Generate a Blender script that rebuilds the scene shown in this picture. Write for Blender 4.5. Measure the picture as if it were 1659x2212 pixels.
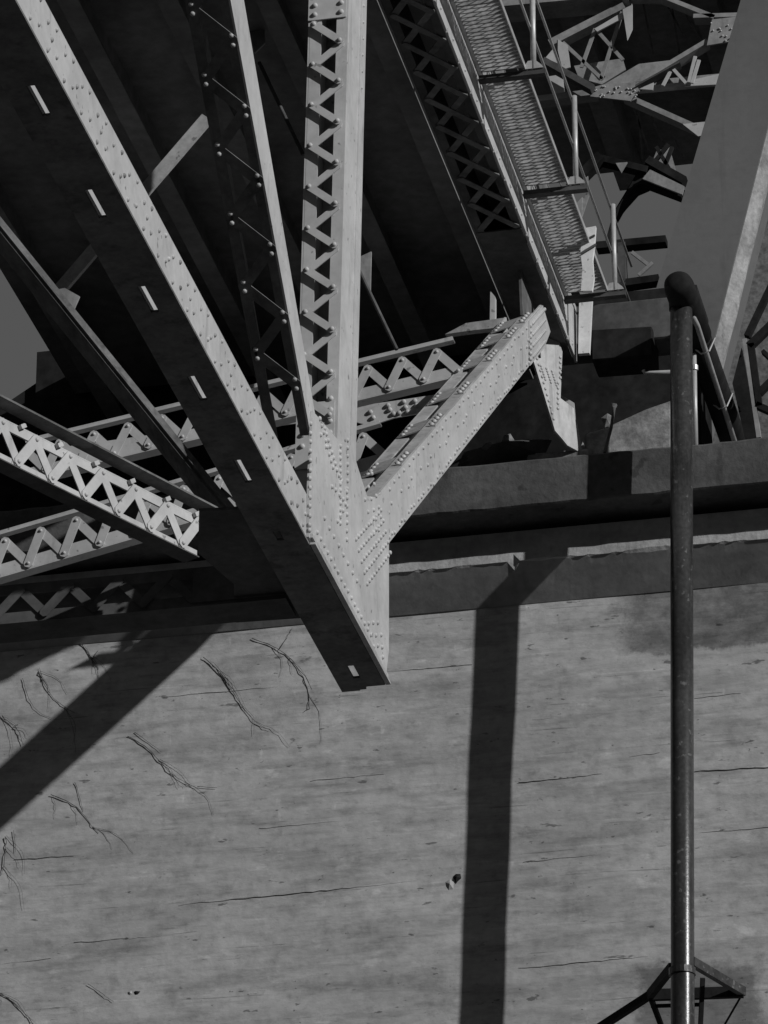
import bpy, bmesh, math, random
from math import atan, atan2, cos, sin, radians, pi, sqrt
from mathutils import Vector, Matrix

random.seed(7)
for o in list(bpy.data.objects):
    bpy.data.objects.remove(o, do_unlink=True)
SC = bpy.context.scene
COL = SC.collection

# ------------------------------------------------------------------ camera, sky, sun, exposure
# World axes: +Y runs along the bridge towards the abutment, +X across it, +Z up.
FOC = 10500.0                                   # focal length in units of 1/1659 of the picture's width
PITCH = radians(25.734)
YAW = radians(12.265)
CAM = Vector((0, 0, 1.6))
c_r = Vector((cos(YAW), sin(YAW), 0))
c_h = Vector((-sin(YAW), cos(YAW), 0))
c_f = c_h * cos(PITCH) + Vector((0, 0, sin(PITCH)))
c_u = -c_h * sin(PITCH) + Vector((0, 0, cos(PITCH)))
cd = bpy.data.cameras.new('camera')
cam = bpy.data.objects.new('camera', cd)
COL.objects.link(cam)
cd.sensor_width = 36
cd.lens = FOC / 2212 * 36
cd.clip_start = 0.5
cd.clip_end = 5000
cam.matrix_world = Matrix(((c_r.x, c_u.x, -c_f.x, CAM.x), (c_r.y, c_u.y, -c_f.y, CAM.y), (c_r.z, c_u.z, -c_f.z, CAM.z), (0, 0, 0, 1)))
SC.camera = cam

SUN = Vector((-1.80, 1.0, -0.842))              # the way the light travels (from the pipe's and the diagonal's shadows on the wall)
sun_el = atan2(0.842, sqrt(1.80 ** 2 + 1))
w = bpy.data.worlds.new('World')
SC.world = w
w.use_nodes = True
wn = w.node_tree
wn.nodes.clear()
sky = wn.nodes.new('ShaderNodeTexSky')
sky.sky_type = 'NISHITA'
sky.sun_disc = False
sky.sun_elevation = sun_el
sky.sun_rotation = atan2(1.80, -1.0)
sky.air_density = 1.0
sky.dust_density = 1.0
sep = wn.nodes.new('ShaderNodeSeparateColor')   # black and white film behind a red filter: the blue sky goes dark
bg = wn.nodes.new('ShaderNodeBackground')
bg.inputs['Strength'].default_value = 0.05
wo = wn.nodes.new('ShaderNodeOutputWorld')
wn.links.new(sky.outputs[0], sep.inputs[0])
pw = wn.nodes.new('ShaderNodeMath')              # the film's soft shoulder: a hazy, nearly even sky
pw.operation = 'POWER'
pw.inputs[1].default_value = 0.12
wn.links.new(sep.outputs[0], pw.inputs[0])
ml = wn.nodes.new('ShaderNodeMath')
ml.operation = 'MULTIPLY'
ml.inputs[1].default_value = 1.72
wn.links.new(pw.outputs[0], ml.inputs[0])
wn.links.new(ml.outputs[0], bg.inputs['Color'])
wn.links.new(bg.outputs[0], wo.inputs[0])
sd = bpy.data.lights.new('sun', 'SUN')
sd.energy = 3.2
sd.angle = radians(0.5)
so = bpy.data.objects.new('sun', sd)
COL.objects.link(so)
so.rotation_euler = SUN.to_track_quat('-Z', 'Y').to_euler()
so.location = (60, -20, 60)
SC.view_settings.view_transform = 'Standard'
SC.view_settings.look = 'None'
SC.view_settings.gamma = 1
SC.view_settings.exposure = 0.0
SC.view_settings.use_curve_mapping = False


def ray(u, v):
    return c_f + c_r * ((u - 829.5) / FOC) + c_u * ((1106 - v) / FOC)


def X_(u, v, x):                                # survey: the point sighted at (u, v) that lies on the plane x = const
    d = ray(u, v)
    return CAM + d * ((x - CAM.x) / d.x)


def Y_(u, v, y):
    d = ray(u, v)
    return CAM + d * ((y - CAM.y) / d.y)


def Z_(u, v, z):
    d = ray(u, v)
    return CAM + d * ((z - CAM.z) / d.z)


# ------------------------------------------------------------------ materials (all grey: a black and white photograph)
def mat(name, base, var=0.25, scale=(1.5, 1.5, 1.5), rough=0.6, fine=None, streak=None, spots=None, bump=0.0, bscale=30, metal=0.0, extra=None, lo=0.35, hi=0.65, spec=0.3):
    m = bpy.data.materials.new(name)
    m.use_nodes = True
    t = m.node_tree
    N, L = t.nodes, t.links
    b = N['Principled BSDF']
    b.inputs['Roughness'].default_value = rough
    b.inputs['Metallic'].default_value = metal
    b.inputs['Specular IOR Level'].default_value = spec
    geo = N.new('ShaderNodeNewGeometry')

    def noise(sc, detail=5, rg=0.6, dist=0.0):
        mp = N.new('ShaderNodeVectorMath')
        mp.operation = 'MULTIPLY'
        mp.inputs[1].default_value = sc
        L.new(geo.outputs['Position'], mp.inputs[0])
        n = N.new('ShaderNodeTexNoise')
        n.inputs['Scale'].default_value = 1
        n.inputs['Detail'].default_value = detail
        n.inputs['Roughness'].default_value = rg
        n.inputs['Distortion'].default_value = dist
        L.new(mp.outputs[0], n.inputs['Vector'])
        return n.outputs[0]

    def mathn(op, a, bb, clamp=False):
        n = N.new('ShaderNodeMath')
        n.operation = op
        n.use_clamp = clamp
        for i, q in ((0, a), (1, bb)):
            if isinstance(q, (int, float)):
                n.inputs[i].default_value = q
            else:
                L.new(q, n.inputs[i])
        return n.outputs[0]

    def remap(v, a, bb, c, d):
        n = N.new('ShaderNodeMapRange')
        n.inputs[1].default_value, n.inputs[2].default_value, n.inputs[3].default_value, n.inputs[4].default_value = a, bb, c, d
        L.new(v, n.inputs[0])
        return n.outputs[0]
    val = remap(noise(scale), lo, hi, base * (1 - var), base * (1 + var))
    if fine:
        val = mathn('MULTIPLY', val, remap(noise((fine[0],) * 3, 3), 0.3, 0.7, 1 - fine[1], 1 + fine[1]))
    if streak:                                  # dirt that has run down or along: (scale vector, strength, threshold)
        for sv, st, th in streak:
            val = mathn('MULTIPLY', val, remap(noise(sv, 6, 0.65), th, th + 0.12, 1.0, 1 - st))
    if spots:
        val = mathn('MULTIPLY', val, remap(noise((spots[0],) * 3, 2, 0.5), spots[1], spots[1] + 0.05, 1.0, spots[2]))
    if extra:
        val = extra(N, L, geo, val, noise, mathn, remap)
    cc = N.new('ShaderNodeCombineColor')
    for i in range(3):
        L.new(val, cc.inputs[i])
    L.new(cc.outputs[0], b.inputs['Base Color'])
    if bump:
        bp = N.new('ShaderNodeBump')
        bp.inputs['Strength'].default_value = bump
        bp.inputs['Distance'].default_value = 0.02
        L.new(noise((bscale,) * 3 if isinstance(bscale, (int, float)) else bscale, 6), bp.inputs['Height'])
        L.new(bp.outputs[0], b.inputs['Normal'])
    return m


M = {}
M['steel'] = mat('painted_steel', 0.45, 0.10, (1.5, 1.5, 1.5), 0.5, (10, 0.07), [((5, 5, 0.7), 0.30, 0.60), ((2.5, 2.5, 1.2), 0.12, 0.55)], (11, 0.68, 0.5), 0.06, 12)
M['steel_dirty'] = mat('weathered_steel', 0.36, 0.25, (2.5, 2.5, 1.2), 0.55, (18, 0.15), [((6, 6, 0.7), 0.55, 0.52), ((9, 4, 1.5), 0.4, 0.56)], (12, 0.66, 0.5), 0.1, 40)
M['streaked'] = mat('streaked_steel', 0.43, 0.15, (3, 3, 1), 0.55, (14, 0.1), [((5, 5, 0.5), 0.6, 0.58), ((12, 12, 1.0), 0.25, 0.56)])
M['bracing'] = mat('brace_steel', 0.36, 0.18, (2, 2, 2), 0.55, (16, 0.12), [((5, 5, 0.8), 0.3, 0.58)], (10, 0.68, 0.5), 0.08, 40)
M['shade_toned'] = mat('shade_toned_steel', 0.14, 0.25, (2, 2, 2), 0.75, (14, 0.2), [((4, 4, 1.0), 0.4, 0.55)], spec=0.12)  # base colour lowered to paint in the shade on steel undersides
M['shade_dark'] = mat('shade_dark_steel', 0.085, 0.3, (1.2, 1.2, 1.2), 0.8, (10, 0.2), spec=0.1)  # darker still: shade on struts, beams and webs put into the colour
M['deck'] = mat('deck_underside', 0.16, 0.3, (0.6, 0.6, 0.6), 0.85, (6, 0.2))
M['black'] = mat('shade_black', 0.022, 0.4, (1.2, 0.6, 0.6), 0.95, (7, 0.3), spec=0.05)  # near-black colour paints in the shade of the recess behind the seat
M['white'] = mat('white_paint', 0.72, 0.1, (4, 4, 2), 0.45, (20, 0.06), None, (14, 0.66, 0.5))
M['rail'] = mat('galvanised_steel', 0.42, 0.12, (6, 6, 2), 0.4, (20, 0.1), [((12, 12, 1.0), 0.3, 0.58)], None, 0, 30, 0.2)
M['grating'] = mat('grating_steel', 0.33, 0.25, (5, 5, 5), 0.6, (25, 0.25))
M['pipe'] = mat('dark_iron_pipe', 0.034, 0.45, (4, 4, 0.8), 0.3, (20, 0.3), [((6, 6, 0.5), 0.4, 0.55)], (13, 0.63, 2.6), 0.12, 22, spec=0.5)
M['elbow'] = mat('black_iron', 0.016, 0.3, (4, 4, 4), 0.75, (20, 0.2), spec=0.12)
M['twig'] = mat('dry_twig', 0.06, 0.3, (6, 6, 6), 0.9)
M['ground'] = mat('scrub_ground', 0.055, 0.3, (0.3, 0.3, 0.3), 0.95, (5, 0.3))
M['column'] = mat('column_concrete', 0.14, 0.10, (0.6, 0.6, 0.4), 0.85, (9, 0.05), [((5, 5, 0.4), 0.14, 0.56), ((1.2, 1.2, 3.0), 0.10, 0.55)], None, 0.06, 20)
M['rough'] = mat('rough_concrete', 0.30, 0.3, (4, 4, 2), 0.9, (16, 0.18), [((8, 8, 3), 0.4, 0.55)], None, 0.5, 18)
M['arch'] = mat('arch_steel', 0.27, 0.2, (2, 2, 2), 0.6, (12, 0.15), [((4, 4, 1), 0.3, 0.56)])
M['mottled'] = mat('mottled_concrete', 0.15, 0.35, (4, 4, 4), 0.9, (16, 0.25), [((3, 3, 2), 0.3, 0.55)])
M['rubble'] = mat('old_concrete', 0.22, 0.4, (3, 3, 3), 0.9, (18, 0.25), None, None, 0.5, 14)


def coping_extra(N, L, geo, val, noise, mathn, remap):
    return val


def wall_extra(N, L, geo, val, noise, mathn, remap):
    sp = N.new('ShaderNodeSeparateXYZ')
    L.new(geo.outputs['Position'], sp.inputs[0])
    z = mathn('ADD', sp.outputs[2], mathn('MULTIPLY', sp.outputs[0], 0.012))
    # horizontal form-board joints: thin broken dark lines every 15-20 cm
    zz = mathn('ADD', mathn('MULTIPLY', z, 3.1), mathn('MULTIPLY', noise((0.35, 1, 0.9), 3), 0.35))
    fr = mathn('FRACT', zz, 0)
    line = remap(mathn('ABSOLUTE', mathn('SUBTRACT', fr, 0.5), 0), 0.0, 0.028, 1.0, 0.0)
    gate = remap(noise((1.1, 1, 5.0), 4, 0.65), 0.53, 0.62, 0.0, 0.5)
    val = mathn('MULTIPLY', val, mathn('SUBTRACT', 1.0, mathn('MULTIPLY', line, gate)))
    light = remap(mathn('ABSOLUTE', mathn('SUBTRACT', fr, 0.62), 0), 0.0, 0.05, 1.0, 0.0)
    gate2 = remap(noise((1.1, 1, 4.5), 4, 0.6), 0.52, 0.62, 0.0, 0.2)
    val = mathn('MULTIPLY', val, mathn('ADD', 1.0, mathn('MULTIPLY', light, gate2)))
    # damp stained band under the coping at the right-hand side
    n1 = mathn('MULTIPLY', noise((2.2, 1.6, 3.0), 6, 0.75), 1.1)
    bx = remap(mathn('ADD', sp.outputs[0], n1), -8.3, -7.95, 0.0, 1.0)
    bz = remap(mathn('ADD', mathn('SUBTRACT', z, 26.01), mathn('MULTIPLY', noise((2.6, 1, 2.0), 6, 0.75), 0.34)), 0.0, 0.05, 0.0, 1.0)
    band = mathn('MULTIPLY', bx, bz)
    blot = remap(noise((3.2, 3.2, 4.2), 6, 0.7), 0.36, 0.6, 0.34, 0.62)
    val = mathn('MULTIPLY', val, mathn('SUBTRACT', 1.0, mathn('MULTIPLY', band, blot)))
    # small pits and chips
    for sc_, th_ in (((3.0, 3.0, 8.5), 0.665), ((8.0, 8.0, 13.0), 0.70), ((1.6, 1.6, 7.0), 0.70)):
        val = mathn('MULTIPLY', val, remap(noise(sc_, 4, 0.62), th_ - 0.01, th_ + 0.02, 1.0, 0.42))
    for sc_, th_ in (((2.4, 2.7, 5.5), 0.67), ((5.0, 5.3, 2.0), 0.70)):     # pale lime bloom
        val = mathn('MULTIPLY', val, remap(noise(sc_, 4, 0.6), th_ - 0.04, th_ + 0.02, 1.0, 1.2))
    # damp patch behind the pipe's bracket
    px = mathn('SUBTRACT', sp.outputs[0], -7.9)
    pz = mathn('SUBTRACT', sp.outputs[2], 21.1)
    dx = mathn('DIVIDE', mathn('ABSOLUTE', px, 0), 0.80)
    dz = mathn('DIVIDE', mathn('ABSOLUTE', pz, 0), 0.84)
    dd = mathn('MAXIMUM', dx, dz)
    dd = mathn('ADD', dd, mathn('MULTIPLY', mathn('SUBTRACT', noise((2.6, 2.6, 2.6), 6, 0.75), 0.5), 0.8))
    val = mathn('MULTIPLY', val, remap(dd, 0.80, 0.99, 0.5, 1.0))
    return val


M['wall'] = mat('board_marked_concrete', 0.42, 0.12, (0.45, 1, 0.9), 0.92, (6, 0.10),
                [((0.55, 1, 3.2), 0.20, 0.49), ((1.3, 1, 5.5), 0.18, 0.50), ((0.7, 1, 2.0), 0.10, 0.50), ((4.0, 1, 4.4), 0.18, 0.54), ((2.6, 1, 1.2), 0.10, 0.54), ((1.3, 1, 13.0), 0.16, 0.54), ((12, 1, 16), 0.16, 0.56)], None, 0.35, (6, 6, 11), 0, wall_extra)
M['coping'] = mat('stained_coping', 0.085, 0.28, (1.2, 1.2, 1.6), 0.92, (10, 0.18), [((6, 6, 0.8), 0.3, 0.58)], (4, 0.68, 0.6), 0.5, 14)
M['corbel'] = mat('corbel_concrete', 0.26, 0.2, (1.2, 1, 3.0), 0.92, (8, 0.1), [((5, 5, 0.8), 0.2, 0.56)], None, 0.12, 10)  # base colour darker than the ledge's
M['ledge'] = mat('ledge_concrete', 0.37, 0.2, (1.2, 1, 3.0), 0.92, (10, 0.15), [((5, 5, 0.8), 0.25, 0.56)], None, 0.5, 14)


# ------------------------------------------------------------------ builders
class MB:
    def __init__(s):
        s.v, s.f = [], []

    def add(s, vs, fs):
        k = len(s.v)
        s.v += [Vector(p) for p in vs]
        s.f += [tuple(i + k for i in q) for q in fs]

    def box(s, a, b):
        x0, y0, z0 = a
        x1, y1, z1 = b
        s.add([(x0, y0, z0), (x1, y0, z0), (x1, y1, z0), (x0, y1, z0), (x0, y0, z1), (x1, y0, z1), (x1, y1, z1), (x0, y1, z1)],
              [(0, 3, 2, 1), (4, 5, 6, 7), (0, 1, 5, 4), (1, 2, 6, 5), (2, 3, 7, 6), (3, 0, 4, 7)])

    def beam(s, p, q, wd, ht, up=(0, 0, 1), du=0.0, dw=0.0):
        p, q = Vector(p), Vector(q)
        d = (q - p).normalized()
        sd_ = d.cross(Vector(up)).normalized()
        u = sd_.cross(d)
        off = u * du + sd_ * dw
        vs = []
        for c in (p, q):
            for a, b in ((-1, -1), (1, -1), (1, 1), (-1, 1)):
                vs.append(c + off + sd_ * (a * wd / 2) + u * (b * ht / 2))
        s.add(vs, [(0, 1, 2, 3), (7, 6, 5, 4), (0, 4, 5, 1), (1, 5, 6, 2), (2, 6, 7, 3), (3, 7, 4, 0)])

    def prism(s, pts, ext):
        ext = Vector(ext)
        n = len(pts)
        pts = [Vector(p) for p in pts]
        s.add(pts + [p + ext for p in pts], [tuple(range(n))[::-1], tuple(range(n, 2 * n))] + [(i, (i + 1) % n, n + (i + 1) % n, n + i) for i in range(n)])

    def px(s, yz, x0, x1):
        s.prism([(x0, y, z) for y, z in yz], (x1 - x0, 0, 0))

    def py(s, xz, y0, y1):
        s.prism([(x, y0, z) for x, z in xz], (0, y1 - y0, 0))

    def pz(s, xy, z0, z1):
        s.prism([(x, y, z0) for x, y in xy], (0, 0, z1 - z0))

    def tube(s, path, r, n=12, cap=True):
        path = [Vector(p) for p in path]
        rr = r if isinstance(r, (list, tuple)) else [r] * len(path)
        k = len(s.v)
        d0 = (path[1] - path[0]).normalized()
        a = d0.cross(Vector((0, 0, 1)))
        if a.length < 0.1:
            a = d0.cross(Vector((0, 1, 0)))
        a.normalize()
        for i, p in enumerate(path):
            d = (path[min(i + 1, len(path) - 1)] - path[max(i - 1, 0)]).normalized()
            a = (a - d * a.dot(d)).normalized()
            b = d.cross(a)
            for j in range(n):
                t = 2 * pi * j / n
                s.v.append(p + (a * cos(t) + b * sin(t)) * rr[i])
        for i in range(len(path) - 1):
            for j in range(n):
                s.f.append((k + i * n + j, k + i * n + (j + 1) % n, k + (i + 1) * n + (j + 1) % n, k + (i + 1) * n + j))
        if cap:
            s.f.append(tuple(k + j for j in range(n))[::-1])
            s.f.append(tuple(k + (len(path) - 1) * n + j for j in range(n)))

    def rivet(s, p, nrm, r=0.022):
        p, nrm = Vector(p), Vector(nrm).normalized()
        a = nrm.cross(Vector((0.3, 0.5, 0.81))).normalized()
        b = nrm.cross(a)
        k = len(s.v)
        for rad, h in ((1.0, -0.05), (0.9, 0.42), (0.5, 0.78)):
            for j in range(7):
                t = 2 * pi * j / 7
                s.v.append(p + (a * cos(t) + b * sin(t)) * (r * rad) + nrm * (r * h))
        for q in range(2):
            for j in range(7):
                s.f.append((k + q * 7 + j, k + q * 7 + (j + 1) % 7, k + q * 7 + 7 + (j + 1) % 7, k + q * 7 + 7 + j))
        s.f.append(tuple(k + 14 + j for j in range(7)))

    def build(s, name, m, parent=None, stuff=False, smooth=False, bevel=0.0):
        L = parent.matrix_world.translation if parent else Vector((0, 0, 0))
        me = bpy.data.meshes.new(name)
        me.from_pydata([tuple(p - L) for p in s.v], [], s.f)
        bm = bmesh.new()
        bm.from_mesh(me)
        bmesh.ops.recalc_face_normals(bm, faces=bm.faces)
        bm.to_mesh(me)
        bm.free()
        if smooth:
            for p in me.polygons:
                p.use_smooth = True
        me.materials.append(M[m])
        o = bpy.data.objects.new(name, me)
        COL.objects.link(o)
        if parent:
            o.parent = parent
            o.matrix_world = Matrix.Translation(L)
        if stuff:
            o['kind'] = 'stuff'
        if bevel:
            bv = o.modifiers.new('bevel', 'BEVEL')
            bv.width = bevel
            bv.segments = 1
            bv.limit_method = 'ANGLE'
        bpy.context.view_layer.update() if False else None
        WORLD[o.name] = L
        return o


WORLD = {}


def part(name, m, parent, fn, **kw):
    b = MB()
    fn(b)
    return b.build(name, m, parent, **kw)


def thing(name, label, cat, loc, group=None):
    o = bpy.data.objects.new(name, None)
    COL.objects.link(o)
    o.empty_display_size = 0.2
    o.location = loc
    o.matrix_world = Matrix.Translation(loc)
    o['label'] = label
    o['category'] = cat
    if group:
        o['group'] = group
    return o


def tag(o, label, cat, group=None):
    o['label'] = label
    o['category'] = cat
    if group:
        o['group'] = group
    return o


BAR = {}


def bar_mesh(length, wd, th, m):
    """one flat bar with a round rivet head at both ends; shared by alike bars"""
    key = (round(length, 2), round(wd, 3), round(th, 3), m)
    if key not in BAR:
        L2 = key[0] / 2 + wd * 0.45
        b = MB()
        h, t = wd / 2, th / 2
        pts = [(-L2, -h * 0.5), (-L2 + h * 0.6, -h), (L2 - h * 0.6, -h), (L2, -h * 0.5), (L2, h * 0.5), (L2 - h * 0.6, h), (-L2 + h * 0.6, h), (-L2, h * 0.5)]
        b.prism([(x, y, -t) for x, y in pts], (0, 0, th))
        me = bpy.data.meshes.new('lacing_bar')
        me.from_pydata([tuple(p) for p in b.v], [], b.f)
        me.materials.append(M[m])
        BAR[key] = me
    return BAR[key]


def lacing_bar(parent, p, q, nrm, wd=0.075, th=0.014, m='steel', name='lacing_bar'):
    p, q, nrm = Vector(p), Vector(q), Vector(nrm).normalized()
    d = q - p
    ln = d.length
    d.normalize()
    sd_ = nrm.cross(d).normalized()
    n2 = d.cross(sd_)
    o = bpy.data.objects.new(name, bar_mesh(ln, wd, th, m))
    COL.objects.link(o)
    c = (p + q) / 2
    o.parent = parent
    L = parent.matrix_world.translation
    o.matrix_local = Matrix(((d.x, sd_.x, n2.x, c.x - L.x), (d.y, sd_.y, n2.y, c.y - L.y), (d.z, sd_.z, n2.z, c.z - L.z), (0, 0, 0, 1)))
    return o


def lerp(a, b, t):
    return Vector(a) * (1 - t) + Vector(b) * t


# ------------------------------------------------------------------ setting: ground
def gz(x, y):
    # flat floor; unseen slopes added behind and beside the viewer to block low sky
    r_ = sqrt(x * x + y * y)
    h = 0.25 * sin(x * 0.013) * cos(y * 0.017)
    if y < 40 and r_ > 70:
        k_ = min(1.0, (40 - y) / 90)
        h += k_ * min(150.0, (r_ - 70) * 0.42) * (0.85 + 0.15 * sin(x * 0.021 + y * 0.013))
    return h


def gnd(b):
    n = 90
    k = 0
    for i in range(n + 1):
        for j in range(n + 1):
            x, y = -1500 + 3000 * i / n, -1500 + 3000 * j / n
            b.v.append(Vector((x, y, gz(x, y))))
    for i in range(n):
        for j in range(n):
            b.f.append((i * (n + 1) + j, (i + 1) * (n + 1) + j, (i + 1) * (n + 1) + j + 1, i * (n + 1) + j + 1))


g = MB()
gnd(g)
go = g.build('ground', 'ground')
go['kind'] = 'structure'

# ------------------------------------------------------------------ abutment
YW, YB, YA = 53.98, 53.60, 53.11
ZS = 28.33                                       # bridge seat
ab = thing('concrete_abutment', 'tall board-marked concrete abutment with dark stained coping under the bridge end', 'abutment', (-9.5, 54.5, 0))


def wall_face(b):
    # gently uneven face, slightly battered like old formwork
    xs = [-27 + 0.5 * i for i in range(68)]
    zs = [-0.5 + 0.47 * i for i in range(58)]
    zs[-1] = 26.79
    k = len(b.v)
    for z in zs:
        for x in xs:
            dy = 0.006 * sin(x * 2.1 + z * 0.7) + 0.005 * sin(z * 3.3 + x * 0.4)
            b.v.append(Vector((x, YW + dy + (0.0 if z < 26.6 else 0), z)))
    nx = len(xs)
    for i in range(len(zs) - 1):
        for j in range(nx - 1):
            b.f.append((k + i * nx + j, k + i * nx + j + 1, k + (i + 1) * nx + j + 1, k + (i + 1) * nx + j))
    x0, x1 = xs[0], xs[-1]
    b.box((x0, YW + 0.05, -0.5), (x1, YW + 6, ZS - 0.75))


part('wall', 'wall', ab, wall_face)


def ridges(b):
    # fins of mortar squeezed out between the form boards
    random.seed(31)
    L_ = [((385, 1956), (470, 1946), 0.02), ((470, 1946), (900, 1904), 0.009), ((160, 2036), (330, 2024), 0.013), ((330, 2024), (425, 2012), 0.010),
          ((30, 1858), (160, 1848), 0.009), ((1130, 1862), (1440, 1834), 0.008), ((670, 1687), (830, 1672), 0.012), ((350, 1506), (600, 1484), 0.008),
          ((1150, 1556), (1330, 1540), 0.008), ((1360, 1636), (1425, 1626), 0.014), ((1500, 1666), (1670, 1656), 0.012), ((1510, 1800), (1670, 1786), 0.010),
          ((300, 2090), (520, 2070), 0.008), ((840, 2106), (985, 2094), 0.010), ((1120, 2092), (1400, 2066), 0.010), ((0, 2084), (110, 2070), 0.012), ((560, 1790), (760, 1772), 0.007),
          ((1120, 1690), (1300, 1672), 0.007), ((830, 1452), (1020, 1436), 0.008), ((1500, 1508), (1600, 1498), 0.008)]
    for a, c, h in L_:
        p, q = Y_(*a, YW), Y_(*c, YW)
        n = max(4, int((q - p).length / 0.09))
        k = len(b.v)
        for i in range(n + 1):
            t = i / n
            m_ = lerp(p, q, t) + Vector((0, 0, random.uniform(-0.008, 0.008)))
            hh = 0.42 * h * random.choice((0.0, 0.0, 0.1, 0.5, 0.9, 1.2)) * min(1, 6 * t + 0.1, 6 * (1 - t) + 0.1)
            b.v += [m_ + Vector((0, 0.02, hh)), m_ + Vector((0, -0.006 - hh * 0.5, hh * 0.2)), m_ + Vector((0, 0.02, -hh * 1.3))]
        for i in range(n):
            for j in range(2):
                b.f.append((k + 3 * i + j, k + 3 * i + 3 + j, k + 3 * i + 4 + j, k + 3 * i + 1 + j))


part('form_ridge', 'ledge', ab, ridges, stuff=True)


def lump(b, pts, dep):
    P = [Y_(u, v, YW + 0.01) for u, v in pts]
    c = sum(P, Vector()) / len(P) + Vector((0, -dep, 0))
    k = len(b.v)
    b.v += P + [c]
    b.f += [(k + i, k + (i + 1) % len(P), k + len(P)) for i in range(len(P))]


part('shaded_hollow', 'elbow', ab, lambda b: lump(b, ((976, 1893), (984, 1886), (997, 1886), (999, 1898), (990, 1906), (984, 1914)), 0.05))  # dark lump stands in for the shaded hollow of a spall
part('spalled_edge', 'ledge', ab, lambda b: lump(b, ((958, 1905), (972, 1895), (984, 1903), (982, 1925), (968, 1928)), 0.04))
part('shaded_hollow', 'elbow', ab, lambda b: lump(b, ((284, 2142), (292, 2138), (312, 2140), (300, 2152), (290, 2154)), 0.03))
part('spalled_edge', 'ledge', ab, lambda b: lump(b, ((272, 2142), (286, 2136), (290, 2150), (280, 2154)), 0.03))


def ledge(b):
    # corbelled ledge: sloping underside, chipped lower arris, upright face up to the coping
    random.seed(3)
    n = 420
    x0, x1 = -27.0, 6.5
    k = len(b.v)
    rows = []
    for i in range(n + 1):
        x = x0 + (x1 - x0) * i / n
        chip = 0.0
        r = random.random()
        if r > 0.55:
            chip = random.uniform(0.004, 0.03)
        if -10.05 < x < -9.95:
            chip = 0.16
        if -8.6 < x < -7.9:
            chip = random.uniform(0.01, 0.06)
        zl = 27.19 + 0.006 * sin(x * 3)
        rows.append([(x, YW + 0.02, 26.765), (x, YW - 0.012, 26.77), (x, YB + 0.095, zl - 0.10), (x, YB + 0.012 + chip * 0.4, zl - chip * 0.6), (x, YB, zl + chip * 0.6), (x, YB, 27.6)])
    RW.extend(rows)
    m = 3
    for r_ in rows:
        b.v += [Vector(p) for p in r_[3:]]
    for i in range(n):
        for j in range(m - 1):
            b.f.append((k + i * m + j, k + (i + 1) * m + j, k + (i + 1) * m + j + 1, k + i * m + j + 1))
    b.box((x0, YB + 0.03, 27.25), (x1, YW + 4, 27.6))


def corbel(b):
    m = 4
    for r_ in RW:
        b.v += [Vector(p) for p in r_[:4]]
    for i in range(len(RW) - 1):
        for j in range(m - 1):
            b.f.append((i * m + j, (i + 1) * m + j, (i + 1) * m + j + 1, i * m + j + 1))


RW = []
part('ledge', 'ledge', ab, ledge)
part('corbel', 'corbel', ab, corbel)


def coping(b):
    random.seed(5)
    n = 160
    x0, x1 = -27.0, 6.5
    k = len(b.v)
    for i in range(n + 1):
        x = x0 + (x1 - x0) * i / n
        j1, j2 = random.uniform(-0.012, 0.012), random.uniform(-0.014, 0.014)
        b.v += [Vector(p) for p in ((x, YW + 1.6, 27.66), (x, YA + 0.02, 27.70 + j1), (x, YA, 27.72 + j1), (x, YA, ZS - 0.03 + j2), (x, YA + 0.03, ZS + j2), (x, YW + 1.6, ZS))]
    for i in range(n):
        for j in range(5):
            b.f.append((k + i * 6 + j, k + (i + 1) * 6 + j, k + (i + 1) * 6 + j + 1, k + i * 6 + j + 1))


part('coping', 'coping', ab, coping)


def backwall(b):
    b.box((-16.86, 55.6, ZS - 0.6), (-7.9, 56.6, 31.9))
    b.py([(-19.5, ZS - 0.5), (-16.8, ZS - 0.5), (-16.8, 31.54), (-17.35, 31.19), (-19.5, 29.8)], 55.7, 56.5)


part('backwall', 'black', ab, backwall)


def pedestal(b):
    # sloping, broken concrete pad beside the bearing
    pts = [(1262, 935), (1300, 925), (1345, 905), (1395, 882), (1436, 868), (1452, 862), (1452, 985), (1262, 985)]
    xz = [Y_(u, v, 53.3) for u, v in pts]
    poly = [(p.x, max(p.z, ZS - 0.05)) for p in xz]
    b.py(poly, 53.3, 54.3)


part('pedestal', 'rubble', ab, pedestal, bevel=0.03)
part('bearing_pad', 'rubble', ab, lambda b: b.box((-9.75, 53.2, ZS - 0.02), (-8.95, 54.4, ZS + 0.12)), bevel=0.02)

# ------------------------------------------------------------------ bridge deck overhead
dk = thing('bridge_deck', 'dark bridge deck overhead with stringers and floor beams seen from below', 'bridge deck', (-12.7, 45, 31))
XR, XL = -9.22, -16.3
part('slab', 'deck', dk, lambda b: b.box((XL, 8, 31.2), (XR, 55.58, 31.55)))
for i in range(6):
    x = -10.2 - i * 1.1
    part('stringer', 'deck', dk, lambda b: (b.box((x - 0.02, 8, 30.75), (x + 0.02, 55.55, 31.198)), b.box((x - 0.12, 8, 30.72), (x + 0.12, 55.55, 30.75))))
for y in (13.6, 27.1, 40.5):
    part('floor_beam', 'shade_dark', dk, lambda b: (b.box((XL + 0.35, y - 0.02, 30.0), (-9.65, y + 0.02, 30.718)), b.box((XL + 0.35, y - 0.16, 29.96), (-9.65, y + 0.16, 30.0))))
part('end_beam', 'shade_dark', dk, lambda b: b.box((-10.0, 53.6, 30.1), (-7.75, 54.1, 30.68)), bevel=0.02)

# ------------------------------------------------------------------ near truss (one riveted steel truss in the plane x = -9.17)
XT, XI = -9.17, -9.58
tr = thing('bridge_truss', 'pale riveted steel truss in front of the abutment with its gusset sunlit', 'truss', (-9.38, 40.5, 20.5))
RV = (1, 0, 0)

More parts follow.
